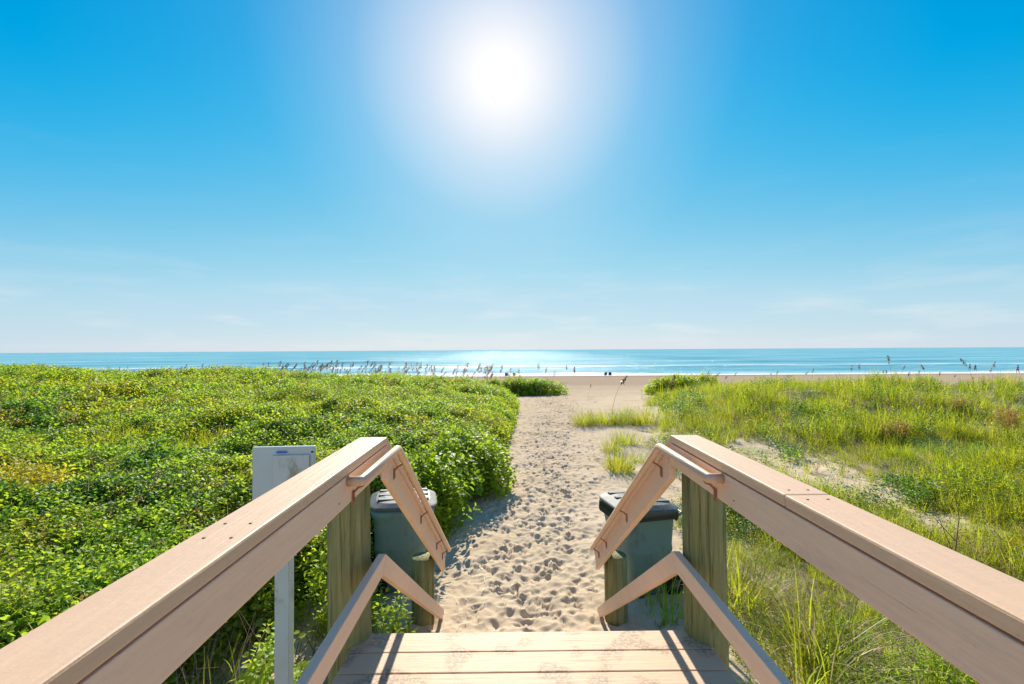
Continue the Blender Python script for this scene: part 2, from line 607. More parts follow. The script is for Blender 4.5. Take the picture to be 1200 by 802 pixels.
y = 3.6
while y < 40:
    for _ in range(max(1, int(5.2 + 0.36 * y * (1 if y < 22 else 1.8)))):
        big = 1.0 + 0.012 * max(0, y - 8)
        cx = path_c(y) + random.gauss(0, 0.8) * path_w(y)
        if cx < float(edge_left(y)) + 0.1:
            continue
        ang = math.pi / 2 + random.gauss(0, 0.45)
        stamp(cx, y + random.uniform(-.1, .1), ang, random.uniform(.04, .10) * big, random.uniform(.024, .046) * big, random.uniform(.009, .030) * big)
    y += 0.055
for _ in range(120):
    y = random.uniform(3.9, 14)
    stamp(random.uniform(-0.9, 2.4), y, random.uniform(0, 3.14), random.uniform(.05, .12), random.uniform(.04, .06), random.uniform(.012, .03))

nx, ny = len(xl), len(yl)
idx = np.arange(nx * ny).reshape(ny, nx)
F = np.stack([idx[:-1, :-1], idx[:-1, 1:], idx[1:, 1:], idx[1:, :-1]], -1).reshape(-1, 4)
gme = np_mesh('sand_ground', np.stack([GX, GY, GZ], -1).reshape(-1, 3), [F])
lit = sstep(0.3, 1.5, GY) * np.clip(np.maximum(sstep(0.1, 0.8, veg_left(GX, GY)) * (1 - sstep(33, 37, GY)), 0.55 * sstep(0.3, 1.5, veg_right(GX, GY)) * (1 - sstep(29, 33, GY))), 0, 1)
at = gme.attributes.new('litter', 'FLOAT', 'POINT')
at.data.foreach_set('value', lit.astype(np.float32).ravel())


def m_sand():
    m, t, out = new_mat('beach_sand')
    ge = N(t, 'ShaderNodeNewGeometry')
    P = ge.outputs['Position']
    n1 = noise(t, P, 0.9, 5.0, 0.6)
    n2 = noise(t, P, 320.0, 3.0, 0.7)
    n3 = noise(t, P, 26.0, 5.0, 0.7)
    c = ramp(t, n1, [(0.3, (0.56, 0.445, 0.31)), (0.7, (0.64, 0.525, 0.385))])
    c = mixc(t, mathn(t, 'MULTIPLY', ramp(t, n2, [(0.35, 1.0), (0.6, 0.0)]), 0.3), c, (0.36, 0.25, 0.14))
    c = mixc(t, mathn(t, 'MULTIPLY', ramp(t, n3, [(0.60, 0.0), (0.72, 1.0)]), 0.4), c, (0.38, 0.26, 0.15))
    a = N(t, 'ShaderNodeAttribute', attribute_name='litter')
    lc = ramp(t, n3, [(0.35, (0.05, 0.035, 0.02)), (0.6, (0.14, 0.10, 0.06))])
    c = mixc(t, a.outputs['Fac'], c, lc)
    s = N(t, 'ShaderNodeSeparateXYZ')
    t.links.new(P, s.inputs[0])
    nz = mathn(t, 'ADD', s.outputs['Z'], mathn(t, 'MULTIPLY', mathn(t, 'SUBTRACT', noise(t, P, 0.12, 3.0), 0.5), 0.5))
    wet = N(t, 'ShaderNodeMapRange')
    wet.inputs[1].default_value = SEA + 0.75
    wet.inputs[2].default_value = SEA + 0.15
    t.links.new(nz, wet.inputs[0])
    low = N(t, 'ShaderNodeMapRange')
    low.inputs[1].default_value = -1.45
    low.inputs[2].default_value = -2.4
    t.links.new(nz, low.inputs[0])
    c = mixc(t, mathn(t, 'MULTIPLY', low.outputs[0], 0.85), c, (0.34, 0.26, 0.19))
    c = mixc(t, mathn(t, 'MULTIPLY', wet.outputs[0], 0.6), c, (0.24, 0.185, 0.15))
    p = principled(t, out, c, 0.95, 0.0)
    p.inputs['Diffuse Roughness'].default_value = 0.12
    h = mathn(t, 'ADD', mathn(t, 'MULTIPLY', n3, 1.0), mathn(t, 'MULTIPLY', n2, 0.25))
    bump(t, p, h, 0.5, 0.012)
    return m


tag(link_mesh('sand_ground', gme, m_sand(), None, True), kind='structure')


# ------------------------------------------------------------------ ocean
def m_ocean():
    m, t, out = new_mat('sea_water')
    ge = N(t, 'ShaderNodeNewGeometry')
    P = ge.outputs['Position']
    s = N(t, 'ShaderNodeSeparateXYZ')
    t.links.new(P, s.inputs[0])
    mp = N(t, 'ShaderNodeMapping')
    mp.inputs['Scale'].default_value = (0.012, 0.05, 0.05)
    t.links.new(P, mp.inputs['Vector'])
    n1 = noise(t, mp.outputs[0], 1.0, 5.0, 0.6)
    mp2 = N(t, 'ShaderNodeMapping')
    mp2.inputs['Scale'].default_value = (0.06, 0.3, 0.3)
    t.links.new(P, mp2.inputs['Vector'])
    n2 = noise(t, mp2.outputs[0], 1.0, 5.0, 0.65)
    c = ramp(t, n1, [(0.35, (0.10, 0.29, 0.37)), (0.52, (0.15, 0.37, 0.45)), (0.68, (0.26, 0.47, 0.53))])
    # foam bands of the surf, broken up along the shore
    yy = mathn(t, 'ADD', s.outputs['Y'], mathn(t, 'MULTIPLY', mathn(t, 'SUBTRACT', n1, 0.5), 34.0))
    fb = ramp(t, mathn(t, 'DIVIDE', mathn(t, 'SUBTRACT', yy, 95.0), 110.0),
              [(0.0, 1.0), (0.07, 0.95), (0.13, 0.6), (0.2, 0.25), (0.42, 0.25), (0.55, 0.6), (0.64, 0.5), (0.7, 0.12), (1.0, 0.0)])
    thr = mathn(t, 'ADD', fb, mathn(t, 'MULTIPLY', mathn(t, 'SUBTRACT', n2, 0.5), 1.3))
    foam = ramp(t, thr, [(0.42, 0.0), (0.62, 1.0)])
    c = mixc(t, foam, c, (0.68, 0.70, 0.70))
    p = N(t, 'ShaderNodeBsdfDiffuse')
    t.links.new(c, p.inputs['Color'])
    gsy = N(t, 'ShaderNodeBsdfGlossy')
    gsy.inputs['Roughness'].default_value = 0.10
    mxs = N(t, 'ShaderNodeMixShader')
    t.links.new(mathn(t, 'MULTIPLY', mathn(t, 'SUBTRACT', 1.0, mathn(t, 'MULTIPLY', foam, 0.6)), 0.06), mxs.inputs[0])
    t.links.new(p.outputs[0], mxs.inputs[1])
    t.links.new(gsy.outputs[0], mxs.inputs[2])
    t.links.new(mxs.outputs[0], out.inputs[0])
    mp3 = N(t, 'ShaderNodeMapping')
    mp3.inputs['Scale'].default_value = (0.05, 0.45, 0.5)
    t.links.new(P, mp3.inputs['Vector'])
    n3 = noise(t, mp3.outputs[0], 1.0, 6.0, 0.7)
    bump(t, p, n3, 0.5, 0.5)
    bump(t, gsy, n3, 1.0, 1.0)
    return m


ox = axis_lines([(-40000, -2000, lambda x: 4000), (-2000, -300, lambda x: 200), (-300, 300, lambda x: 4.0), (300, 2000, lambda x: 200), (2000, 40001, lambda x: 4000)])
oy = axis_lines([(88, 230, lambda y: 1.1), (230, 700, lambda y: 0.035 * y), (700, 60000, lambda y: 0.25 * y)])
OX, OY = np.meshgrid(ox, oy)
OZ = np.full_like(OX, SEA)
near = (1 - sstep(300, 900, np.hypot(OX, OY)))
OZ += near * 0.10 * fbm(OX / 14, OY / 6, 61, 3)
for (yc, amp, wid, s) in ((118, 0.35, 3.0, 71), (152, 0.55, 3.6, 73), (202, 1.0, 4.5, 77), (275, 0.6, 7, 79)):
    ycx = yc + 16 * fbm(OX / 90, OX * 0, s, 2)
    a = amp * np.clip(0.55 + 1.1 * fbm(OX / 55, OX * 0 + 4, s + 1, 2), 0.1, 1.2)
    u = OY - ycx
    OZ += near * a * np.where(u < 0, np.exp(-(u / wid) ** 2), np.exp(-(u / (wid * 2.5)) ** 2))
OZ -= 0.25 * (1 - sstep(88, 100, OY))
n0, n1_ = len(ox), len(oy)
idx = np.arange(n0 * n1_).reshape(n1_, n0)
F = np.stack([idx[:-1, :-1], idx[:-1, 1:], idx[1:, 1:], idx[1:, :-1]], -1).reshape(-1, 4)
tag(link_mesh('ocean_water', np_mesh('ocean_water', np.stack([OX, OY, OZ], -1).reshape(-1, 3), [F]), m_ocean(), None, True), kind='structure')

# ------------------------------------------------------------------ the boardwalk (deck, pilings, railings, stair)
YD, YB, YS = 2.40, -3.2, 4.50            # deck front edge, back end, stair rail end
SL = 0.70                                 # stair slope
walk = empty('beach_boardwalk', (0, 0, 0), 'tan painted wooden boardwalk end with two railings and steps down to the sand', 'boardwalk')
XL, XR = -0.79, 1.0
y1 = YD
k = 0
while y1 > YB:
    w = 0.150 if k == 0 else 0.1395
    o = box('deck_board', XL + random.uniform(-.004, .004), XR + random.uniform(-.004, .004), y1 - w, y1, -0.038, random.uniform(-.0012, .0012), M_deck, walk, 0.005)
    y1 -= w + 0.0065
    k += 1
box('rim_joist', XL + .02, XR - .02, YD - .062, YD - .022, -0.24, -0.040, M_rail, walk)
for x in (-0.68, 0.085, 0.85):
    box('joist', x - .019, x + .019, YB, YD - .066, -0.24, -0.040, M_rail, walk)
for (sx, lab) in ((-0.833, 'left'), (1.016, 'right')):
    for (py, top) in ((2.385, 0.885), (-0.06, 0.885), (-2.5, 0.885), (4.40, -0.50)):
        bm = bmesh.new()
        seg, r0 = 20, 0.105
        zs = [-1.5, -1.1, -0.7, -0.3, 0.1, 0.5, top - 0.012, top] if top > 0 else [-1.6, -1.2, -0.9, -0.7, top - 0.012, top]
        rings = []
        for z in zs:
            rr = r0 * (1.02 - 0.012 * z) - (0.012 if z == top else 0)
            ox_, oy_ = 0.004 * math.sin(z * 3 + py), 0.004 * math.cos(z * 2 + sx)
            rings.append([bm.verts.new((sx + ox_ + rr * (1 + .018 * math.sin(a * 3 + py) + .01 * math.sin(a * 7)) * math.cos(a), py + oy_ + rr * math.sin(a), z)) for a in [2 * math.pi * i / seg for i in range(seg)]])
        for a, b in zip(rings[:-1], rings[1:]):
            for i in range(seg):
                bm.faces.new((a[i], a[(i + 1) % seg], b[(i + 1) % seg], b[i]))
        bm.faces.new(rings[-1])
        obj_bm('piling', bm, M_pile, walk, True)

CT = EYE - 0.445                           # top of the rail cap
for side in (-1, 1):
    xc = -0.63 if side < 0 else 0.837      # inner edge of cap
    xo = xc + side * 0.14
    xf0 = xc + side * 0.005                # fascia inner face
    xf1 = xf0 + side * 0.038
    a, b = min(xc, xo), max(xc, xo)
    joints = [YB, 2.36] if side < 0 else [YB, 1.385, 2.36]
    for i, (ya, yb) in enumerate(zip(joints[:-1], joints[1:])):
        cap = box('rail_cap', a, b, ya + (.0015 if i else 0), yb, CT - 0.038, CT, M_cap, walk, 0.006)
        spots = [(1.10, .035), (1.10, .10), (1.19, .04), (1.19, .105)] if side < 0 else ([(1.34, .04), (1.34, .1)] if i == 0 else [(1.43, .04), (1.43, .1)])
        for (ny_, dx) in spots:
            tube('nail', [(xc + side * dx, ny_, CT - .004), (xc + side * dx, ny_, CT + .0012)], 0.0042, M_nail, cap, 8)
    f0, f1 = min(xf0, xf1), max(xf0, xf1)
    prism_x('fascia_board', [(YB, CT - .046), (YB, CT - .160), (2.392, CT - .160), (2.432, CT - .046)], f0, f1, M_rail, walk)
    for ny_, nz in ((0.62, CT - .12), (1.71, CT - .125)):
        tube('nail', [(xf0 + side * .003, ny_, nz), (xf0 - side * .001, ny_, nz)], 0.0036, M_nail, walk, 8)
    xb = xf1 + side * .052
    prism_x('backing_board', [(YB, CT - .041), (YB, CT - .150), (2.37, CT - .150), (2.37, CT - .041)], min(xf1, xb) + .001, max(xf1, xb) - .001, M_rail, walk)
    zc = lambda yy: CT - (yy - 2.362) * SL
    prism_x('stair_cap', [(2.362, zc(2.362)), (YS + .06, zc(YS + .06)), (YS + .03, zc(YS + .06) - .046), (2.362, zc(2.362) - .046)], a + .001, b - .001, M_cap, walk)
    zf = lambda yy: zc(yy) - .050
    prism_x('stair_fascia', [(2.440, zf(2.44)), (2.388, zf(2.40) - .150), (YS, zf(YS) - .172), (YS + .03, zf(YS + .03))], f0 + .001, f1 - .001, M_rail, walk)
    # middle rail, level then down the stair
    m0, m1 = sorted((xc + side * .018, xc + side * .056))
    prism_x('mid_rail', [(YB, .41), (YB, .321), (2.355, .321), (2.40, .41)], m0, m1, M_rail, walk)
    zm = lambda yy: .41 - (yy - 2.40) * SL
    prism_x('stair_mid_rail', [(2.402, zm(2.402)), (2.358, zm(2.402) - .088), (4.44, zm(4.44) - .108), (4.52, zm(4.52) - .05), (4.50, zm(4.50))], m0, m1, M_rail, walk)
    # round grab rail on the inner face
    xh = xc + side * -0.048
    zh = CT - .067
    hz = lambda yy: zh - (yy - 2.40) * SL
    pts = [(xf0 - side * .002, 1.80, zh), (xh - side * -.012, 1.80, zh), (xh, 1.808, zh), (xh, 2.37, zh + .001)]
    pts += [(xh, 2.40, zh - .006), (xh, 2.43, zh - .026), (xh, 4.40, hz(4.40))]
    hr = tube('handrail', pts, .0205, M_grab, walk, 12)
    for by in (1.86, 2.52, 3.28, 3.98, 4.32):
        z0 = zh if by < 2.4 else hz(by)
        bm = bmesh.new()
        bm_tube(bm, [(xh, by, z0 - .018), (xh + side * .012, by, z0 - .034), (xf0 - side * .022, by, z0 - .042), (xf0 - side * .004, by, z0 - .062), (xf0 - side * .004, by, z0 - .098)], .0055, 6)
        bm_box(bm, xf0 - .004 if side > 0 else xf0, xf0 if side > 0 else xf0 + .004, by - .013, by + .013, z0 - .11, z0 - .055)
        bmesh.ops.recalc_face_normals(bm, faces=bm.faces)
        obj_bm('bracket', bm, M_bracket, hr)
# steps
for i in range(1, 6):
    yy = YD + 0.267 * (i - 1) + .01
    box('stair_tread', -0.62, 0.83, yy, yy + .275, -0.187 * i - .038, -0.187 * i, M_deck, walk)
for x in (-0.61, 0.10, 0.78):
    prism_x('stringer', [(YD + .005, -.245), (YD + .005, -.50), (YD + 1.20, -1.30), (YD + 1.55, -1.30), (YD + 1.55, -1.17)], x, x + .038, M_rail, walk)


# ------------------------------------------------------------------ rubbish bins
def rrect(hx, hy, r, n=5):
    out = []
    for cx, cy, a0 in ((hx - r, hy - r, 0), (-hx + r, hy - r, 90), (-hx + r, -hy + r, 180), (hx - r, -hy + r, 270)):
        for i in range(n):
            a = R(a0 + 90 * i / (n - 1))
            out.append((cx + r * math.cos(a), cy + r * math.sin(a)))
    return out


def loft(bm, rings, close_top=True, close_bot=True):
    rs = [[bm.verts.new(p) for p in r] for r in rings]
    n = len(rs[0])
    for a, b in zip(rs[:-1], rs[1:]):
        for i in range(n):
            bm.faces.new((a[i], a[(i + 1) % n], b[(i + 1) % n], b[i]))
    if close_top:
        bm.faces.new(rs[-1])
    if close_bot:
        bm.faces.new(rs[0][::-1])


def bin_thing(loc, rz, label, bag, lid_tilt):
    """wheeled bin: local +X is the front, the wheels and handle are at -X"""
    t = empty('trash_bin', loc, label, 'trash bin', 'wheeled bins beside the stair', rz)
    H = 0.90
    bm = bmesh.new()
    rings = []
    for z, hx, hy, off, r in ((0.0, .22, .21, -.05, .07), (.05, .235, .225, -.045, .08), (.45, .275, .255, -.02, .10), (.47, .283, .262, -.02, .10), (.50, .283, .262, -.02, .10), (.52, .279, .258, -.018, .10), (.80, .31, .285, 0, .11), (.84, .33, .30, 0, .11), (H, .335, .305, 0, .11)):
        rings.append([(x + off, y, z) for x, y in rrect(hx, hy, r)])
    loft(bm, rings)
    obj_bm('body', bm, M_binbody, t, True)
    bm = bmesh.new()
    rings = []
    for z, hx, hy, r in ((.0, .36, .325, .17), (.022, .365, .33, .17), (.03, .355, .32, .17), (.062, .29, .26, .15), (.075, .20, .18, .12)):
        rings.append([(x, y, z) for x, y in rrect(hx, hy, r)])
    loft(bm, rings)
    lid = obj_bm('lid', bm, M_binlid, t, False)
    lid.location = (0, 0, H + .012)
    lid.rotation_euler = lid_tilt
    for yy in (-.16, 0, .16):
        bm = bmesh.new()
        bm_box(bm, -.27, .27, yy - .03, yy + .03, .04, .081)
        bevel_all(bm, .008, 1)
        obj_bm('ridge', bm, M_binlid, lid)
    if bag:
        bm = bmesh.new()
        pr = rrect(.342, .312, .115, 9)
        rings = []
        for z, s in ((H + .008, 1.0), (H - .02, 1.025), (H - .045, 1.02), (H - .075, 1.03)):
            rings.append([(x * s, y * s, z - (.05 * vnoise(i * .7, z * 9, 3) + .02 * math.sin(i * 1.3)) * (z < H - .03)) for i, (x, y) in enumerate(pr)])
        loft(bm, rings, False, False)
        obj_bm('bag_liner', bm, M_bag, t, True)
    for s in (-1, 1):
        bm = bmesh.new()
        prof = [(.05, -.03), (.11, -.03), (.125, -.018), (.125, .018), (.11, .03), (.05, .03)]
        rings = [[(-.29 + r * math.cos(a), s * .245 + w, .125 + r * math.sin(a)) for r, w in prof] for a in [2 * math.pi * i / 20 for i in range(20)]]
        rs = [[bm.verts.new(p) for p in q] for q in rings]
        for i in range(20):
            a, b = rs[i], rs[(i + 1) % 20]
            for j in range(6):
                bm.faces.new((a[j], a[(j + 1) % 6], b[(j + 1) % 6], b[j]))
        bmesh.ops.recalc_face_normals(bm, faces=bm.faces)
        w = obj_bm('wheel', bm, M_rubber, t, True)
        tube('hub', [(-.29, s * .245 - .025, .125), (-.29, s * .245 + .025, .125)], .055, M_binlid, w, 14, False)
    tube('axle', [(-.29, -.25, .125), (-.29, .25, .125)], .012, M_bracket, t, 8)
    tube('handle', [(-.33, -.24, .83), (-.40, -.22, .85), (-.41, 0, .855), (-.40, .22, .85), (-.33, .24, .83)], .016, M_binbody, t, 8)
    return t


bin_thing((-1.19, 5.15, G0 - .01), R(12), 'dark green wheeled bin with closed ridged lid beside the left stair rail', False, (0, R(2), 0))
bin_thing((1.40, 5.0, G0 - .01), R(180 + 14), 'green wheeled bin with a black bag hanging over its rim by the right stair rail', True, (0, R(-3), 0))

# ------------------------------------------------------------------ small sign seen from behind
sg = empty('notice_board', (-1.19, 2.42, G0), 'small white notice board on a white post behind the left railing', 'sign', None, R(4))
bm = bmesh.new()
zt = 1.47 - 111 * 2.42 / 533 - G0

bm_box(bm, -.160, .158, 0.0, 0.024, zt - .46, zt)
bevel_all(bm, .004)
obj_bm('board', bm, M_sign, sg)
bm = bmesh.new()
bm_box(bm, -.052, .134, -.010, -.0005, zt - .44, zt - .043)
bevel_all(bm, .003)
obj_bm('panel', bm, M_signpost, sg)
box('post', -.056, .018, .0245, .095, -.25, zt - .03, M_signpost, sg, .004)
bm = bmesh.new()
bm_box(bm, -.034, .016, -.012, -0.0005, zt - .032, zt - .024)
obj_bm('blue_clip', bm, M_blue, sg)
for z in (zt - .03, zt - .42):
    tube('bolt', [(.146, -.004, z), (.146, -.0005, z)], .006, M_nail, sg, 8)


# ------------------------------------------------------------------ plant pieces as arrays
class Geo:
    def __init__(self):
        self.v, self.f3, self.f4, self.n = [], [], [], 0

    def add(self, V, f3=(), f4=()):
        self.v.append(np.asarray(V, float))
        if len(f3):
            self.f3.append(np.asarray(f3) + self.n)
        if len(f4):
            self.f4.append(np.asarray(f4) + self.n)
        self.n += len(V)

    def arrays(self):
        F = []
        if self.f3:
            F.append(np.concatenate(self.f3))
        if self.f4:
            F.append(np.concatenate(self.f4))
        return np.concatenate(self.v), F

    def mesh(self, name):
        return np_mesh(name, *self.arrays())


def rotm(e):
    return np.array(Euler(e).to_matrix())


def add_leaf(g, base, yaw, tilt, ln, wd, fold=0.25, droop=0.25, roll=0.0, rnd=True):
    """leaf along local +X, tilt = rise above level"""
    q = 0.16 if rnd else 0.05
    V = [(0, 0, 0), (.32 * ln, .43 * wd, fold * .43 * wd), (.32 * ln, 0, 0), (.32 * ln, -.43 * wd, fold * .43 * wd),
         (.72 * ln, .40 * wd, fold * .40 * wd - droop * .3 * ln), (.72 * ln, 0, -droop * .3 * ln), (.72 * ln, -.40 * wd, fold * .4 * wd - droop * .3 * ln),
         (ln, 0, -droop * .65 * ln)]
    V = np.array(V) @ rotm((roll, -tilt, yaw)).T + np.array(base)
    g.add(V, [(0, 2, 1), (0, 3, 2), (4, 5, 7), (5, 6, 7)], [(1, 2, 5, 4), (2, 3, 6, 5)])


def add_blade(g, base, yaw, lean, ln, wd, arch=1.0, seg=4):
    """grass blade: rises, then arches over towards yaw"""
    V = []
    p = np.array(base, float)
    a = lean
    dx, dy = math.cos(yaw), math.sin(yaw)
    for i in range(seg + 1):
        t = i / seg
        w = wd * (1 - t ** 1.6) * .5 + .0004
        V.append(p + np.array((-dy * w, dx * w, 0)))
        V.append(p + np.array((dy * w, -dx * w, 0)))
        st = ln / seg
        p = p + np.array((dx * math.sin(a), dy * math.sin(a), math.cos(a))) * st
        a += arch / seg
    F = [(2 * i, 2 * i + 1, 2 * i + 3, 2 * i + 2) for i in range(seg)]
    g.add(V, (), F)


def add_stem(g, pts, r):
    pts = [np.array(p, float) for p in pts]
    V = []
    for i, p in enumerate(pts):
        rr = r * (1 - .6 * i / (len(pts) - 1))
        for k in range(3):
            a = 2 * math.pi * k / 3
            V.append(p + np.array((math.cos(a) * rr, math.sin(a) * rr, 0)))
    F = []
    for i in range(len(pts) - 1):
        for k in range(3):
            F.append((3 * i + k, 3 * i + (k + 1) % 3, 3 * i + 3 + (k + 1) % 3, 3 * i + 3 + k))
    g.add(V, (), F)


U = random.uniform


def twig(n=12, ln=.052, wd=.042, h=.16, spread=1.0):
    g = Geo()
    bx, by = U(-.02, .02), U(-.02, .02)
    for i in range(n):
        t = (i + .5) / n
        z = h * (t ** .8)
        yaw = i * 2.4 + U(-.4, .4)
        tilt = U(-.25, .55) + .5 * t
        s = (1.12 - .5 * t) * U(.8, 1.15)
        off = .012 + .028 * (1 - t) * spread
        add_leaf(g, (bx * t + off * math.cos(yaw), by * t + off * math.sin(yaw), z), yaw, tilt, ln * s, wd * s, U(.1, .6), U(.0, .6), U(-.4, .4))
    add_stem(g, [(0, 0, -.08), (bx * .5, by * .5, h * .5), (bx, by, h)], .0022)
    return g


def tuft(n=16, ln=.38, wd=.006, lean=.5, arch=1.0, rad=.05):
    g = Geo()
    for i in range(n):
        yaw = U(0, 6.283)
        r = rad * math.sqrt(U(0, 1))
        add_blade(g, (r * math.cos(yaw + 1), r * math.sin(yaw + 1), -.03), yaw, U(.02, lean), ln * U(.55, 1.1), wd * U(.7, 1.3), U(.2, arch))
    return g


def proto(name, g, mat):
    me = g.mesh(name)
    me.materials.append(mat)
    return bpy.data.objects.new(name, me)


def proto_col(name, obs):
    c = bpy.data.collections.new(name)
    for i, o in enumerate(obs):
        o.name = 'p%02d_%s' % (i, o.name)
        c.objects.link(o)
    return c


def scatter(name, P, rot, scl, pick, coll, label, cat, seedmat):
    """many instances of small plant pieces over points: one uncountable mass"""
    me = bpy.data.meshes.new(name)
    me.vertices.add(len(P))
    me.vertices.foreach_set('co', np.asarray(P, np.float32).ravel())
    a = me.attributes.new('rot', 'FLOAT_VECTOR', 'POINT')
    a.data.foreach_set('vector', np.asarray(rot, np.float32).ravel())
    a = me.attributes.new('scl', 'FLOAT', 'POINT')
    a.data.foreach_set('value', np.asarray(scl, np.float32))
    a = me.attributes.new('pick', 'INT', 'POINT')
    a.data.foreach_set('value', np.asarray(pick, np.int32))
    o = bpy.data.objects.new(name, me)
    COL.objects.link(o)
    ng = bpy.data.node_groups.new(name + '_nodes', 'GeometryNodeTree')
    ng.interface.new_socket('Geometry', in_out='INPUT', socket_type='NodeSocketGeometry')
    ng.interface.new_socket('Geometry', in_out='OUTPUT', socket_type='NodeSocketGeometry')
    gi, go = ng.nodes.new('NodeGroupInput'), ng.nodes.new('NodeGroupOutput')
    ci = ng.nodes.new('GeometryNodeCollectionInfo')
    ci.inputs['Collection'].default_value = coll
    ci.inputs['Separate Children'].default_value = True
    ci.inputs['Reset Children'].default_value = True
    ip = ng.nodes.new('GeometryNodeInstanceOnPoints')
    ip.inputs['Pick Instance'].default_value = True

    def attr(nm, ty):
        n = ng.nodes.new('GeometryNodeInputNamedAttribute')
        n.data_type = ty
        n.inputs['Name'].default_value = nm
        return n.outputs['Attribute']
    er = ng.nodes.new('FunctionNodeEulerToRotation')
    L = ng.links.new
    L(gi.outputs[0], ip.inputs['Points'])
    L(ci.outputs[0], ip.inputs['Instance'])
    L(attr('pick', 'INT'), ip.inputs['Instance Index'])
    L(attr('rot', 'FLOAT_VECTOR'), er.inputs[0])
    L(er.outputs[0], ip.inputs['Rotation'])
    L(attr('scl', 'FLOAT'), ip.inputs['Scale'])
    L(ip.outputs[0], go.inputs[0])
    md = o.modifiers.new('scatter', 'NODES')
    md.node_group = ng
    return tag(o, label, cat, None, 'stuff')


def bake(name, protos, P, rot, scl, pick, mat, parent=None):
    """the same pieces as one plain mesh, for a plant that stands alone"""
    arr = [p.arrays() for p in protos]
    g = Geo()
    for i in range(len(P)):
        V, F = arr[pick[i]]
        W = (V * scl[i]) @ rotm(rot[i]).T + P[i]
        f3 = [f for f in F if f.shape[1] == 3]
        f4 = [f for f in F if f.shape[1] == 4]
        g.add(W, f3[0] if f3 else (), f4[0] if f4 else ())
    return link_mesh(name, g.mesh(name), mat, parent)


twA = [twig(12), twig(11, .058, .048, .14), twig(13, .045, .036, .18)]
twB = [twig(13, .05, .024, .17), twig(12, .044, .02, .15)]
PA = [proto('twig', g, M_leafA) for g in twA] + [proto('twig', g, M_leafB) for g in twB] + [proto('twig', twig(10, .05, .03, .16), M_brown), proto('twig', twig(12, .05, .038, .15), M_leafD), proto('twig', tuft(14, .26, .005, .8, 1.2), M_dry), proto('twig', twig(12, .05, .03, .17), M_leafY), proto('twig', tuft(12, .30, .006, .6, 1.2), M_grass)]
CA = proto_col('shrub_pieces', PA)
tfA = [tuft(16, .36, .0055, .55, 1.0), tuft(18, .30, .005, .8, .9), tuft(12, .48, .006, .35, 1.3)]
tfW = [twig(14, .045, .020, .20, 1.3)]
PG = [proto('tuft', g, M_grass) for g in tfA] + [proto('sprig', twig(14, .045, .019, .22, 1.4), M_grass), proto('sprig', twig(12, .05, .03, .14, 1.2), M_leafB), proto('tuft', tuft(14, .34, .005, .9, 1.2), M_dry), proto('sprig', twig(10, .05, .022, .18), M_brown), proto('sprig', twig(13, .055, .03, .2, 1.3), M_leafD)]
CG = proto_col('grass_pieces', PG)


def polar_points(a0, a1, r0, r1, sp, keep, cap):
    """points in a fan round the eye, thinning with distance; sp(r) is the spacing"""
    rs = np.exp(np.linspace(math.log(r0), math.log(r1), 400))
    dens = rs * rs / sp(rs) ** 2
    cdf = np.concatenate([[0], np.cumsum((dens[1:] + dens[:-1]) / 2 * np.diff(np.log(rs)))])
    n = min(cap, int((a1 - a0) * cdf[-1]))
    r = np.exp(np.interp(rng.random(n) * cdf[-1], cdf, np.log(rs)))
    th = a0 + (a1 - a0) * rng.random(n)
    x, yv = r * np.sin(th), r * np.cos(th)
    k = keep(x, yv)
    return x[k], yv[k], r[k]


# ---- left: the thicket of low shrubs
sp = lambda r: np.maximum(.046, .0088 * r)
x, yv, r = polar_points(R(-84), R(6), 1.6, 34, sp, lambda x, y: (veg_left(x, y) > 0.02) & (y < 33) & ~((x > -1.62) & (y < 5.75)), 48000)
Pl, Rl, Sl, Kl = [], [], [], []
for layer, (dmin, dmax) in enumerate(((-.03, .05), (.03, .13), (.12, .36))):
    n = len(x)
    xx = x + rng.normal(0, .05, n)
    yy = yv + rng.normal(0, .05, n)
    ok = veg_left(xx, yy) > 0.02
    xx, yy, rr = xx[ok], yy[ok], r[ok]
    n = len(xx)
    top = canopy_left(xx, yy)
    g = ground(xx, yy)
    z = np.maximum(top - .13 - rng.uniform(dmin, dmax, n), g + .02)
    e = .12
    gx = (canopy_left(xx + e, yy) - canopy_left(xx - e, yy)) / (2 * e)
    gy = (canopy_left(xx, yy + e) - canopy_left(xx, yy - e)) / (2 * e)
    tx = np.clip(np.arctan(gy), -.9, .9) * .6 + rng.normal(0, .25, n)
    ty = np.clip(-np.arctan(gx), -.9, .9) * .6 + rng.normal(0, .25, n)
    Pl.append(np.stack([xx, yy, z], -1))
    Rl.append(np.stack([tx, ty, rng.uniform(0, 6.28, n)], -1))
    Sl.append(np.clip(.95 + .062 * rr, 1.12, 2.15) * rng.uniform(.75, 1.2, n) * (.85 + .1 * layer))
    kind = fbm(xx / 2.6, yy / 2.6, 51, 2) + rng.normal(0, .18, n)
    k = np.where(kind > .22, rng.integers(3, 5, n), rng.integers(0, 3, n))
    k = np.where(kind < -.42, 6, k)
    u = rng.random(n)
    k = np.where(u < .03, 5, k)
    k = np.where((u > .05) & (u < .085), 7, k)
    kq = fbm(xx / 1.1, yy / 1.1, 57, 2)
    k = np.where((kq > .46) & (u > .45), 8, k)
    k = np.where((kq < -.42) & (u > .5), 9, k)
    Kl.append(k)
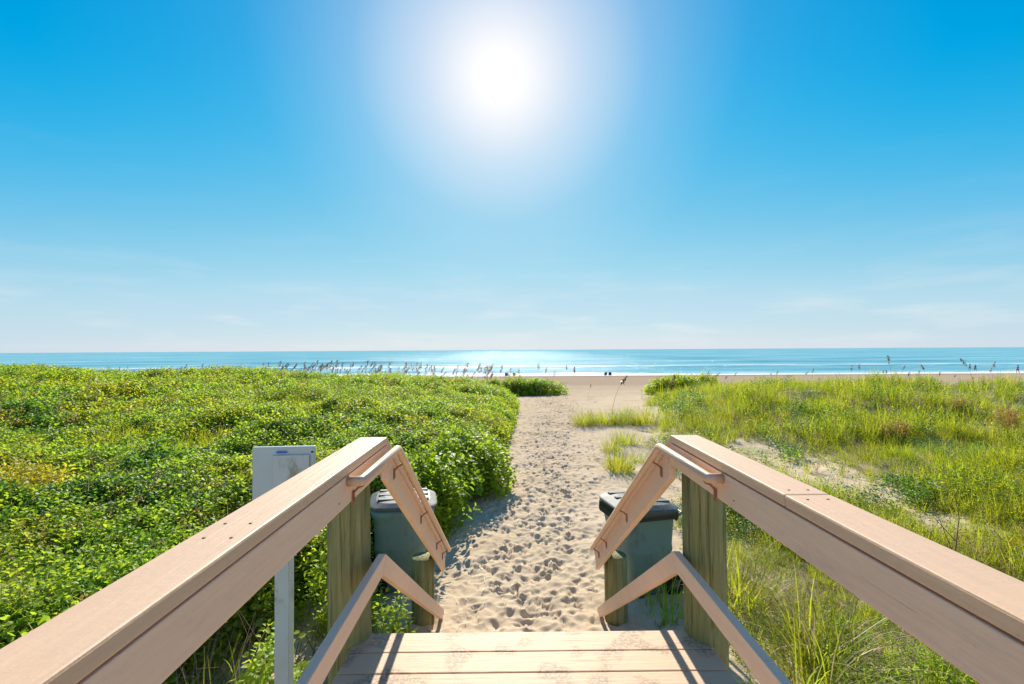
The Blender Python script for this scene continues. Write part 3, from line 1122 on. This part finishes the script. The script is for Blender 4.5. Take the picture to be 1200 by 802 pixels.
# the sides of the thicket, from its foot to its crown
nE = 5200
ye = rng.uniform(2.0, 24, nE) ** 1.0
xe = edge_left(ye) - rng.uniform(.0, .75, nE)
ok = (veg_left(xe, ye) > 0.0) & ~((xe > -1.62) & (ye < 5.75))
xe, ye = xe[ok], ye[ok]
n = len(xe)
g = ground(xe, ye)
top = canopy_left(xe, ye)
z = g + .05 + (np.maximum(top - g, .1) - .1) * rng.random(n) ** .7
Pl.append(np.stack([xe, ye, z], -1))
Rl.append(np.stack([rng.normal(.1, .3, n), rng.normal(.55, .35, n), rng.uniform(0, 6.28, n)], -1))
Sl.append(rng.uniform(.9, 1.4, n) * (1 + .03 * ye))
Kl.append(rng.integers(0, 5, n))
scatter('shrub_thicket', np.concatenate(Pl), np.concatenate(Rl), np.concatenate(Sl), np.concatenate(Kl), CA,
        'dense low thicket of round leaved green dune shrubs left of the sand path', 'shrubs', None)

# ---- right: dune grass and vines
sp = lambda r: np.maximum(.066, .0102 * r)


def keep_r(x, y):
    d = veg_right(x, y)
    return (y < 31) & (rng.random(len(x)) < np.clip(.02 + sstep(-.5, .9, d), 0, 1) * (x > edge_right(y) - 1.3)) & ~((x < 1.75) & (y < 6))


x, yv, r = polar_points(R(4), R(84), 1.9, 36, sp, keep_r, 42000)
Pl, Rl, Sl, Kl = [], [], [], []
for layer in range(2):
    n = len(x)
    xx = x + rng.normal(0, .06, n)
    yy = yv + rng.normal(0, .06, n)
    hgt = np.clip(.95 + 1.2 * fbm(xx / 1.5, yy / 1.5, 81, 2), .5, 1.6)
    lift = np.where(rng.random(n) < .55, rng.uniform(0, .30, n) * hgt, 0) * sstep(0, 1.2, veg_right(xx, yy))
    kind = fbm(xx / 2.2, yy / 2.2, 87, 2) + rng.normal(0, .2, n)
    k = rng.integers(0, 3, n)
    k = np.where((kind > -.25) & (rng.random(n) < .75), 3, k)
    k = np.where(kind > .38, 4, k)
    u = rng.random(n)
    kq = fbm(xx / 1.3, yy / 1.3, 93, 2)
    k = np.where((kq > .17) & (u > .4), 7, k)
    k = np.where(u < np.where(kq < -.3, .22, .05), 5, k)
    k = np.where((u > .25) & (u < np.where(kq < -.42, .36, .255)), 6, k)
    lift = np.where((k >= 3) & (k != 5), lift, lift * .35)
    Pl.append(np.stack([xx, yy, ground(xx, yy) + lift], -1))
    Rl.append(np.stack([rng.normal(0, .2, n), rng.normal(0, .2, n), rng.uniform(0, 6.28, n)], -1))
    Sl.append(np.clip(.8 + .03 * r, .9, 1.8) * rng.uniform(.7, 1.15, n) * hgt)
    Kl.append(k)
scatter('dune_grass', np.concatenate(Pl), np.concatenate(Rl), np.concatenate(Sl), np.concatenate(Kl), CG,
        'yellow green dune grass and creeping vines right of the sand path', 'grass', None)


# ---- plants that stand out singly
def shrub(loc, rx, ry, h, protos, mat, n, scale, label, group=None, name='shrub', cat='shrub', base=0.0):
    t = empty(name, loc, label, cat, group)
    P, Rr, S, K = [], [], [], []
    heads = [(0.0, 0.0, .72, .9)] + [(U(.35, .8) * math.cos(q), U(.35, .8) * math.sin(q), U(.28, .5), U(.5, 1.05)) for q in [U(0, .8) + 6.283 * j / 7 for j in range(7)]]
    for i in range(n):
        hx, hy, hr, hh = random.choice(heads + heads[:1])
        a = U(0, 6.283)
        u = U(-.15, 1)
        rr = math.sqrt(max(0, 1 - u * u)) * (U(.8, 1.15) if U(0, 1) < .8 else U(.2, .8))
        p = np.array((rx * (hx + hr * rr * math.cos(a)), ry * (hy + hr * rr * math.sin(a)), base + h * hh * max(.04, u) * U(.85, 1.12)))
        P.append(p)
        Rr.append((-.7 * math.sin(a) * rr + random.gauss(0, .25), .7 * math.cos(a) * rr + random.gauss(0, .25), U(0, 6.28)))
        S.append(scale * U(.7, 1.3))
        K.append(random.randrange(len(protos)))
    bake('foliage', protos, P, Rr, S, K, mat, t)
    g = Geo()
    for i in range(7):
        a = U(0, 6.283)
        q = U(.3, .75)
        add_stem(g, [(0, 0, -.1), (rx * q * .5 * math.cos(a), ry * q * .5 * math.sin(a), h * .4), (rx * q * math.cos(a), ry * q * math.sin(a), h * .8 + base)], .008)
    link_mesh('stem', g.mesh('stem'), M_stem, t)
    return t


def gz(x, y):
    return float(ground(np.array([x]), np.array([y]))[0])


def cz(x, y):
    return float(canopy_left(np.array([x]), np.array([y]))[0])


shrub((-5.75, 5.4, cz(-5.75, 5.4) - .24), .62, .5, .40, twB, M_leafY, 420, 1.3, 'yellow leaved shrub standing out of the green thicket at the left edge', base=.03)
shrub((-5.05, 6.9, cz(-5.05, 6.9) - .30), .85, .55, .38, twA, M_leafD, 300, 1.4, 'dark green rounded shrub beside the yellow one in the thicket', base=.02)
shrub((-0.85, 8.5, gz(-.85, 8.5)), .85, 1.0, .88, twA, M_leafB, 560, 1.9, 'bright green shrub leaning over the left edge of the sand path', base=.08)
shrub((-1.3, 6.8, gz(-1.3, 6.8)), .6, .55, .82, twA, M_leafB, 330, 1.8, 'leafy green shrub directly behind the left trash bin', base=.08)
shrub((0.2, 31.5, gz(.2, 31.5) - .05), 3.4, 1.3, 1.05, twA, M_leafA, 1500, 2.6, 'low green shrub mound jutting into the sand beyond the thicket, left of the path')
shrub((12.2, 31.5, gz(12.2, 31.5) - .05), 3.2, 1.3, 1.05, twA, M_leafA, 1300, 2.6, 'dark green shrub mound on the open sand right of the path')


def grass_clump(loc, rad, n, ln, wd, label, group=None, mat=None, lean=.7, arch=1.4, name='grass_tuft', dry=.12, cat='grass'):
    t = empty(name, loc, label, cat, group)
    g, d = Geo(), Geo()
    for i in range(n):
        a = U(0, 6.283)
        r_ = rad * math.sqrt(U(0, 1))
        add_blade(d if U(0, 1) < dry else g, (r_ * math.cos(a), r_ * math.sin(a), -.04), U(0, 6.283) if U(0, 1) < .4 else a + U(-.6, .6), U(.02, lean), ln * U(.5, 1.15), wd * U(.7, 1.3), U(.2, arch), 6)
    link_mesh('green_blades', g.mesh('green_blades'), mat or M_grass, t)
    if d.n:
        link_mesh('dry_blades', d.mesh('dry_blades'), M_dry, t)
    return t


for (x_, y_, rad, n, ln, lab) in (
        (2.62, 15.7, .42, 420, 0.74, 'first grass tuft of the row at the right edge of the path, nearest the sand'),
        (3.3, 15.9, .45, 420, 0.7, 'second grass tuft of the row right of the path'),
        (3.95, 15.8, .42, 380, 0.7, 'third grass tuft of the row right of the path'),
        (4.6, 15.6, .45, 460, 0.74, 'greenest grass tuft at the inland end of the row right of the path'),
        (2.35, 9.75, .30, 330, .55, 'spiky grass tuft standing alone on the sand above the right bin'),
        (2.62, 11.6, .26, 190, .48, 'thin grass tuft on the sand just left of the right rail bend'),
        (3.15, 12.4, .34, 300, .55, 'bushy grass tuft behind the bend of the right railing'),
        (2.95, 10.6, .2, 110, .40, 'small sparse grass tuft on the sand behind the right handrail'),
        (3.4, 9.9, .34, 300, .50, 'yellowish grass tuft behind the front end of the right rail cap')):
    grass_clump((x_, y_, gz(x_, y_)), rad, n, ln, .009, lab, 'grass tufts on the sand right of the path')
for (x_, y_, rad, n, ln, lab) in (
        (2.55, 3.75, .22, 150, .85, 'long arching grass clump in the gap under the right railing, furthest from the deck'),
        (2.15, 3.3, .20, 140, .8, 'long arching grass clump at the lower right beneath the railing'),
        (1.75, 3.0, .16, 100, .55, 'pale arching grass clump beside the right piling by the deck'),
        (2.3, 4.6, .28, 190, .75, 'yellow green grass clump under the right railing beside the piling')):
    grass_clump((x_, y_, gz(x_, y_)), rad, n, ln, .010, lab, 'long grass clumps under the right railing', M_grass, .9, 2.0, 'grass_clump', .2)
grass_clump((1.52, 4.45, gz(1.52, 4.45)), .22, 60, .48, .012, 'green grass growing in front of the right trash bin', None, M_leafB, .6, 1.3, 'grass_clump', .0)
for (x_, y_, rad, n, ln, lab) in (
        (-1.75, 2.75, .32, 190, .6, 'pale drooping grass clump at the foot of the notice board post'),
        (-2.2, 3.2, .40, 260, .65, 'dry tangled grass clump under the left railing'),
        (-1.4, 3.6, .18, 80, .5, 'wispy grass clump between the notice board post and the left piling')):
    grass_clump((x_, y_, gz(x_, y_)), rad, n, ln, .008, lab, 'grass clumps under the left railing', None, .9, 2.0, 'grass_clump', .45)

shrub((-1.02, 3.75, gz(-1.02, 3.75)), .22, .22, .42, twB, M_leafB, 45, 1.3, 'small bright green weed growing in front of the left trash bin', name='weed', cat='weed')
shrub((-1.5, 3.0, gz(-1.5, 3.0)), .22, .3, .75, twA, M_leafA, 40, 1.1, 'spindly yellow green weed beside the notice board post', name='weed', cat='weed')
shrub((-1.55, 4.3, gz(-1.55, 4.3)), .30, .45, .95, twA, M_leafA, 130, 1.1, 'leafy shrub seen between the notice board post and the left piling')
shrub((-2.35, 4.6, gz(-2.35, 4.6)), .55, .6, .95, twA, M_leafA, 260, 1.1, 'shrub right behind the notice board at the edge of the thicket')

# dead plants and bare stalks on the right
for (x_, y_, lab) in ((9.6, 11.2, 'dried brown plant in the green grass, leftmost of three on the right'), (14.4, 14.6, 'dried orange brown plant amid the grass at the far right'), (13.5, 12.3, 'small withered brown plant between two other dried ones')):
    shrub((x_, y_, gz(x_, y_) + .05), .3, .26, .42, twB, M_brown, 42, 1.4, lab, 'dried brown plants in the right grass', name='dried_plant', cat='dried plant')


def stalk(loc, paths, r_, label, name='bare_stalk', cat='dead stalk'):
    g = Geo()
    for p in paths:
        add_stem(g, p, r_)
    o = link_mesh(name, g.mesh(name), M_stem)
    o.location = loc
    return tag(o, label, cat)


stalk((4.15, 4.55, gz(4.15, 4.55)), [[(0, 0, 0), (-.15, .2, .35), (-.62, .55, .66)], [(-.15, .2, .35), (-.1, .3, .6)], [(-.35, .36, .5), (-.75, .4, .55)]], .008, 'long bare leaning stalk over the sandy gap beyond the right railing')
stalk((4.35, 4.4, gz(4.35, 4.4)), [[(0, 0, 0), (.03, .1, .5), (-.08, .2, 1.0)], [(.02, .08, .4), (.2, .2, .8), (.25, .3, 1.05)], [(.1, .14, .6), (-.02, .25, .8)]], .007, 'forked dead stalk at the right edge behind the railing')
stalk((3.7, 4.6, gz(3.7, 4.6)), [[(0, 0, 0), (-.03, .02, .4), (.02, .06, .85)], [(-.02, .02, .3), (-.2, .1, .62)]], .006, 'thin upright dead stalk with one twig beyond the right railing')
# woody tangle in the shade below the left thicket's edge
g = Geo()
for i in range(260):
    x0, y0 = U(-3.2, -1.5), U(2.0, 5.6)
    a = U(0, 6.28)
    L_ = U(.3, .8)
    z0 = gz(x0, y0)
    add_stem(g, [(x0, y0, z0 - .02), (x0 + .3 * L_ * math.cos(a), y0 + .3 * L_ * math.sin(a), z0 + .45 * L_), (x0 + .8 * L_ * math.cos(a + U(-.5, .5)), y0 + .8 * L_ * math.sin(a), z0 + L_ * U(.5, 1.0))], U(.003, .007))
tag(link_mesh('bare_twigs', g.mesh('bare_twigs'), M_stem), 'tangle of bare brown twigs in the shade under the left railing', 'twigs', None, 'stuff')

# straw and bits of dead leaf lying on the sand near the steps
g = Geo()
for i in range(300):
    y0 = 4.0 + 5.5 * U(0, 1) ** 1.8
    x0 = random.choice((U(-.95, -.2), U(.9, 2.2), U(-.9, 2.2)))
    if x0 < float(edge_left(y0)) - .3:
        continue
    a = U(0, 6.28)
    z0 = gz(x0, y0) + .012
    L_ = U(.03, .12)
    add_blade(g, (x0, y0, z0), a, 1.45 + U(-.1, .1), L_, .006, .15, 2)
tag(link_mesh('straw_litter', g.mesh('straw_litter'), M_dry), 'scattered dry straw on the sand at the foot of the steps', 'straw', None, 'stuff')


# ------------------------------------------------------------------ sea oats, one object per stalk
def oat_mesh(i, H, lean, big=0.95):
    g = Geo()
    pts = []
    p = np.array((0, 0, -.1))
    a = .02
    az = U(-.3, .3)
    for k in range(8):
        pts.append(p.copy())
        a += lean / 8 * (1 if k > 2 else .4)
        p = p + np.array((math.sin(a) * math.cos(az), math.sin(a) * math.sin(az), math.cos(a))) * (H + .1) / 8
    add_stem(g, pts, .006 * big)
    tip = pts[-1]
    d = np.array((math.sin(a) * math.cos(az), math.sin(a) * math.sin(az), math.cos(a)))
    n = 26
    for k in range(n):
        t = k / n
        q = tip - d * .02 + d * .30 * big * t + np.array((0, 0, -.05 * t * t))
        yaw = U(0, 6.28)
        ln = .075 * big * (1 - .5 * t)
        add_leaf(g, q, yaw, U(-.9, .6), ln * 1.2, .045 * big, .3, .5)
    me = g.mesh('sea_oat')
    me.materials.append(M_oat)
    return me


OATS = [oat_mesh(i, h, l) for i, (h, l) in enumerate(((1.15, .25), (1.3, .5), (1.0, .7), (1.4, .15)))]
OATS += [oat_mesh(i, h, l, .95) for i, (h, l) in enumerate(((1.15, .35), (1.3, .6), (1.0, .9), (1.4, .15)))]


def oat(x_, y_, z_, k, rz, s, label, group):
    o = bpy.data.objects.new('sea_oat', OATS[k])
    COL.objects.link(o)
    o.location = (x_, y_, z_)
    o.rotation_euler = (0, 0, rz)
    o.scale = (s, s, s)
    return tag(o, label, 'sea oat', group)


def px_to_xy(px, y_):
    return (px - 596) / 533 * y_


def ordinal(n):
    return ('first', 'second', 'third', 'fourth', 'fifth', 'sixth', 'seventh', 'eighth', 'ninth', 'tenth', 'eleventh', 'twelfth', 'thirteenth', 'fourteenth', 'fifteenth', 'sixteenth',
            'seventeenth', 'eighteenth', 'nineteenth', 'twentieth', '21st', '22nd', '23rd', '24th', '25th', '26th', '27th', '28th', '29th', '30th', '31st', '32nd', '33rd', '34th', '35th', '36th', '37th', '38th', '39th', '40th')[n]


for (a_, b_, n_, yt, lab, many) in ((0, 45, 9, 17, 'sea oats at the far left skyline', 0), (120, 205, 3, 16, 'lone sea oats between the two left groups', 0),
                                    (204, 250, 16, 17, 'tight bunch of sea oats left of the sign', 0), (300, 330, 6, 17, 'few sea oats before the longest row', 0),
                                    (325, 445, 74, 15, 'brown sea oat in the longest crowded row on the thicket skyline', 1),
                                    (445, 570, 50, 17, 'brown sea oat in the looser row left of the far shrub mound', 1), (570, 650, 6, 17, 'sea oats over the far left shrub mound', 0)):
    for i, px in enumerate(sorted(U(a_, b_) for _ in range(n_))):
        yy = U(23.5, 28.5)
        x_ = px_to_xy(px, yy)
        zt_ = EYE - (yt - 2 + U(-6, 8)) * yy / 533
        k = random.randrange(4)
        H = (1.15, 1.3, 1.0, 1.4)[k]
        gnd = gz(x_, yy)
        s = min(1.7, max(.5, (zt_ - gnd) / (H + .15)))
        oat(x_, yy, gnd, k, U(-.9, .9), s, lab if many else ordinal(i) + ' from the left of the ' + lab, 'sea oats along the left skyline')
for i, (px, ptop) in enumerate(((689, 447), (780, 434), (786, 433), (799, 436), (806, 437), (823, 430), (834, 431), (845, 436), (858, 433), (871, 441), (888, 443), (902, 434), (907, 431), (921, 437), (939, 431), (950, 428), (962, 440),
                                (998, 425), (1008, 423), (1036, 431), (1042, 429), (1056, 424), (1063, 433), (1066, 440), (1076, 431), (1086, 442), (1089, 421), (1100, 433), (1118, 436), (1137, 438), (1162, 428), (1166, 420), (1172, 440), (884, 450))):
    yy = U(22, 27.5)
    x_ = px_to_xy(px, yy)
    gnd = gz(x_, yy)
    k = random.choice((1, 2, 2, 0))
    H = (1.15, 1.3, 1.0, 1.4)[k]
    zt_ = EYE - (ptop - 409.5 + (px - 596) * .0058) * yy / 533
    lab = 'thin sea oat standing on the open sand beyond the path' if i == 0 else 'short sea oat low in the grass below the others' if i == 33 else ordinal(i - 1) + ' from the left of the sea oats over the right dune'
    oat(x_, yy, gnd, k + 4, U(-1.2, 1.2), max(.35, (zt_ - gnd) / (H + .15)), lab, 'sea oats over the right dune grass')
for (px, ptop, yy, k, rz, lab) in ((1048, 414, 20.0, 3, 2.6, 'tallest upright sea oat stalk standing against the sea on the right'),
                                   (1147, 416, 20.0, 1, 2.8, 'sea oat bending left above the pair of bathers on the right'),
                                   (716, 430, 16.5, 2, .3, 'lone sea oat in front of the beach chairs'),
                                   (882, 449, 17.0, 2, .2, 'drooping dark sea oat head at the left of the right dune')):
    x_ = px_to_xy(px, yy)
    gnd = gz(x_, yy)
    H = (1.15, 1.3, 1.0, 1.4)[k]
    zt_ = EYE - (ptop - 409.5) * yy / 533
    oat(x_, yy, gnd, k + 4, rz, (zt_ - gnd) / (H + .15), lab, None)


# ------------------------------------------------------------------ people and chairs at the waterline
def skin_body(verts, edges, name, mat, parent, subdiv=1):
    me = bpy.data.meshes.new(name)
    me.from_pydata([v[0] for v in verts], edges, [])
    o = bpy.data.objects.new(name, me)
    COL.objects.link(o)
    o.parent = parent
    o.modifiers.new('skin', 'SKIN')
    if not me.skin_vertices:
        bm = bmesh.new()
        bm.from_mesh(me)
        bm.verts.layers.skin.verify()
        bm.to_mesh(me)
        bm.free()
    for i, v in enumerate(verts):
        sv = me.skin_vertices[0].data[i]
        sv.radius = v[1] if isinstance(v[1], tuple) else (v[1], v[1])
        sv.use_root = i == 0
    s = o.modifiers.new('subsurf', 'SUBSURF')
    s.levels = s.render_levels = subdiv
    me.materials.append(mat)
    return o


M_skin = m_plain('suntanned_skin', (0.36, 0.20, 0.13), 0.6, 0.3, .05)
M_hair = m_plain('dark_hair', (0.03, 0.02, 0.015), 0.6, 0.3, .1)
M_navy = m_plain('navy_cloth', (0.02, 0.03, 0.07), 0.9, 0.1, .1)
M_red = m_plain('red_cloth', (0.42, 0.05, 0.05), 0.9, 0.1, .1)
M_grey = m_plain('grey_cloth', (0.12, 0.12, 0.13), 0.9, 0.1, .1)
M_yellow = m_plain('yellow_cloth', (0.65, 0.45, 0.04), 0.9, 0.1, .1)


def person(loc, rz, step, top, bottom, label, group=None):
    t = empty('person', loc, label, 'person', group, rz)
    s = step
    V = [((0, 0, .95), (.15, .11)), ((0, .0, 1.15), (.13, .095)), ((0, 0, 1.38), (.16, .10)), ((0, 0, 1.49), .055), ((0, .02, 1.56), .075), ((0, .03, 1.66), .10), ((0, .02, 1.735), .07),
         ((.11, .02 * s, .86), .085), ((.11, .16 * s, .48), .06), ((.11, .10 * s, .09), .042), ((.12, .10 * s + .13, .035), .035),
         ((-.11, -.02 * s, .86), .085), ((-.11, -.05 * s, .48), .06), ((-.11, -.26 * s, .10), .042), ((-.12, -.26 * s + .13, .04), .035),
         ((.20, 0, 1.40), .055), ((.26, -.08 * s, 1.13), .042), ((.27, .02 * s + .05, .88), .03), ((.27, .06 * s + .06, .77), .028),
         ((-.20, 0, 1.40), .055), ((-.26, .08 * s, 1.13), .042), ((-.27, .16 * s + .05, .90), .03), ((-.27, .2 * s + .06, .79), .028)]
    E = [(0, 1), (1, 2), (2, 3), (3, 4), (4, 5), (5, 6), (0, 7), (7, 8), (8, 9), (9, 10), (0, 11), (11, 12), (12, 13), (13, 14), (2, 15), (15, 16), (16, 17), (17, 18), (2, 19), (19, 20), (20, 21), (21, 22)]
    skin_body(V, E, 'body', M_skin, t)
    skin_body([((0, 0, .98), (.165, .125)), ((.115, .02 * s, .84), .105), ((.115, .09 * s, .62), .09), ((-.115, -.02 * s, .84), .105), ((-.115, -.035 * s, .62), .09)], [(0, 1), (1, 2), (0, 3), (3, 4)], 'shorts', bottom, t)
    if top:
        skin_body([((0, 0, 1.0), (.16, .12)), ((0, 0, 1.18), (.145, .11)), ((0, 0, 1.39), (.175, .115)), ((.2, 0, 1.39), .07), ((.24, -.05 * s, 1.22), .06), ((-.2, 0, 1.39), .07), ((-.24, .05 * s, 1.22), .06)], [(0, 1), (1, 2), (2, 3), (3, 4), (2, 5), (5, 6)], 'shirt', top, t)
    skin_body([((0, .0, 1.69), .105), ((0, -.03, 1.74), .085), ((0, -.07, 1.64), .06)], [(0, 1), (0, 2)], 'hair', M_hair, t)
    return t


def beach_chair(loc, rz, fabric, label):
    t = empty('beach_chair', loc, label, 'beach chair', 'beach chairs at the waterline', rz)
    bm = bmesh.new()
    for s in (-1, 1):
        x_ = s * .29
        bm_tube(bm, [(x_, .30, .0), (x_, -.28, .34)], .013, 6)
        bm_tube(bm, [(x_, -.30, .0), (x_, .28, .30)], .013, 6)
        bm_tube(bm, [(x_, -.20, .28), (x_, -.48, .92)], .013, 6)
        bm_tube(bm, [(x_, -.26, .45), (x_, .26, .47), (x_, .28, .30)], .014, 6)
    bm_tube(bm, [(-.29, -.48, .92), (.29, -.48, .92)], .013, 6)
    bm_tube(bm, [(-.29, .28, .30), (.29, .28, .30)], .013, 6)
    obj_bm('frame', bm, M_steel, t, True)
    bm = bmesh.new()
    rows = [(.28, .305), (.05, .265), (-.18, .275), (-.30, .50), (-.47, .90)]
    a = [[bm.verts.new((sx * .275, yy, zz - dz)) for yy, zz in rows] for sx in (-1, 1) for dz in (0, .012)]
    for i in range(4):
        bm.faces.new((a[0][i], a[0][i + 1], a[2][i + 1], a[2][i]))
        bm.faces.new((a[1][i], a[3][i], a[3][i + 1], a[1][i + 1]))
    obj_bm('sling', bm, fabric, t)
    return t


def shore(px, y_):
    x_ = px_to_xy(px, y_)
    return (x_, y_, max(gz(x_, y_), SEA - .25))


person(shore(673, 112), R(20), .8, None, M_navy, 'distant bather in dark shorts wading in the surf straight beyond the path')
person(shore(664, 128), R(70), .5, M_grey, M_navy, 'smaller distant bather in grey standing deeper in the surf')
person(shore(1140, 118), R(80), 1.0, M_grey, M_navy, 'distant walker in grey, left of the pair at the waterline on the right')
person(shore(1146.5, 112), R(95), 1.0, M_navy, M_navy, 'distant walker in dark clothes, right of the pair at the waterline on the right')
person(shore(1197, 98), R(85), 1.0, M_red, M_navy, 'distant walker in a red shirt at the far right edge of the beach')
beach_chair(shore(709, 92), R(8), M_navy, 'dark folding beach chair, left of the pair beyond the path')
beach_chair(shore(714.5, 92), R(-6), M_navy, 'dark folding beach chair, right of the pair beyond the path')
beach_chair(shore(593, 92), R(5), M_grey, 'grey folding beach chair just above the far shrub mound')
beach_chair(shore(602.5, 92), R(-8), M_yellow, 'yellow folding beach chair just above the far shrub mound')
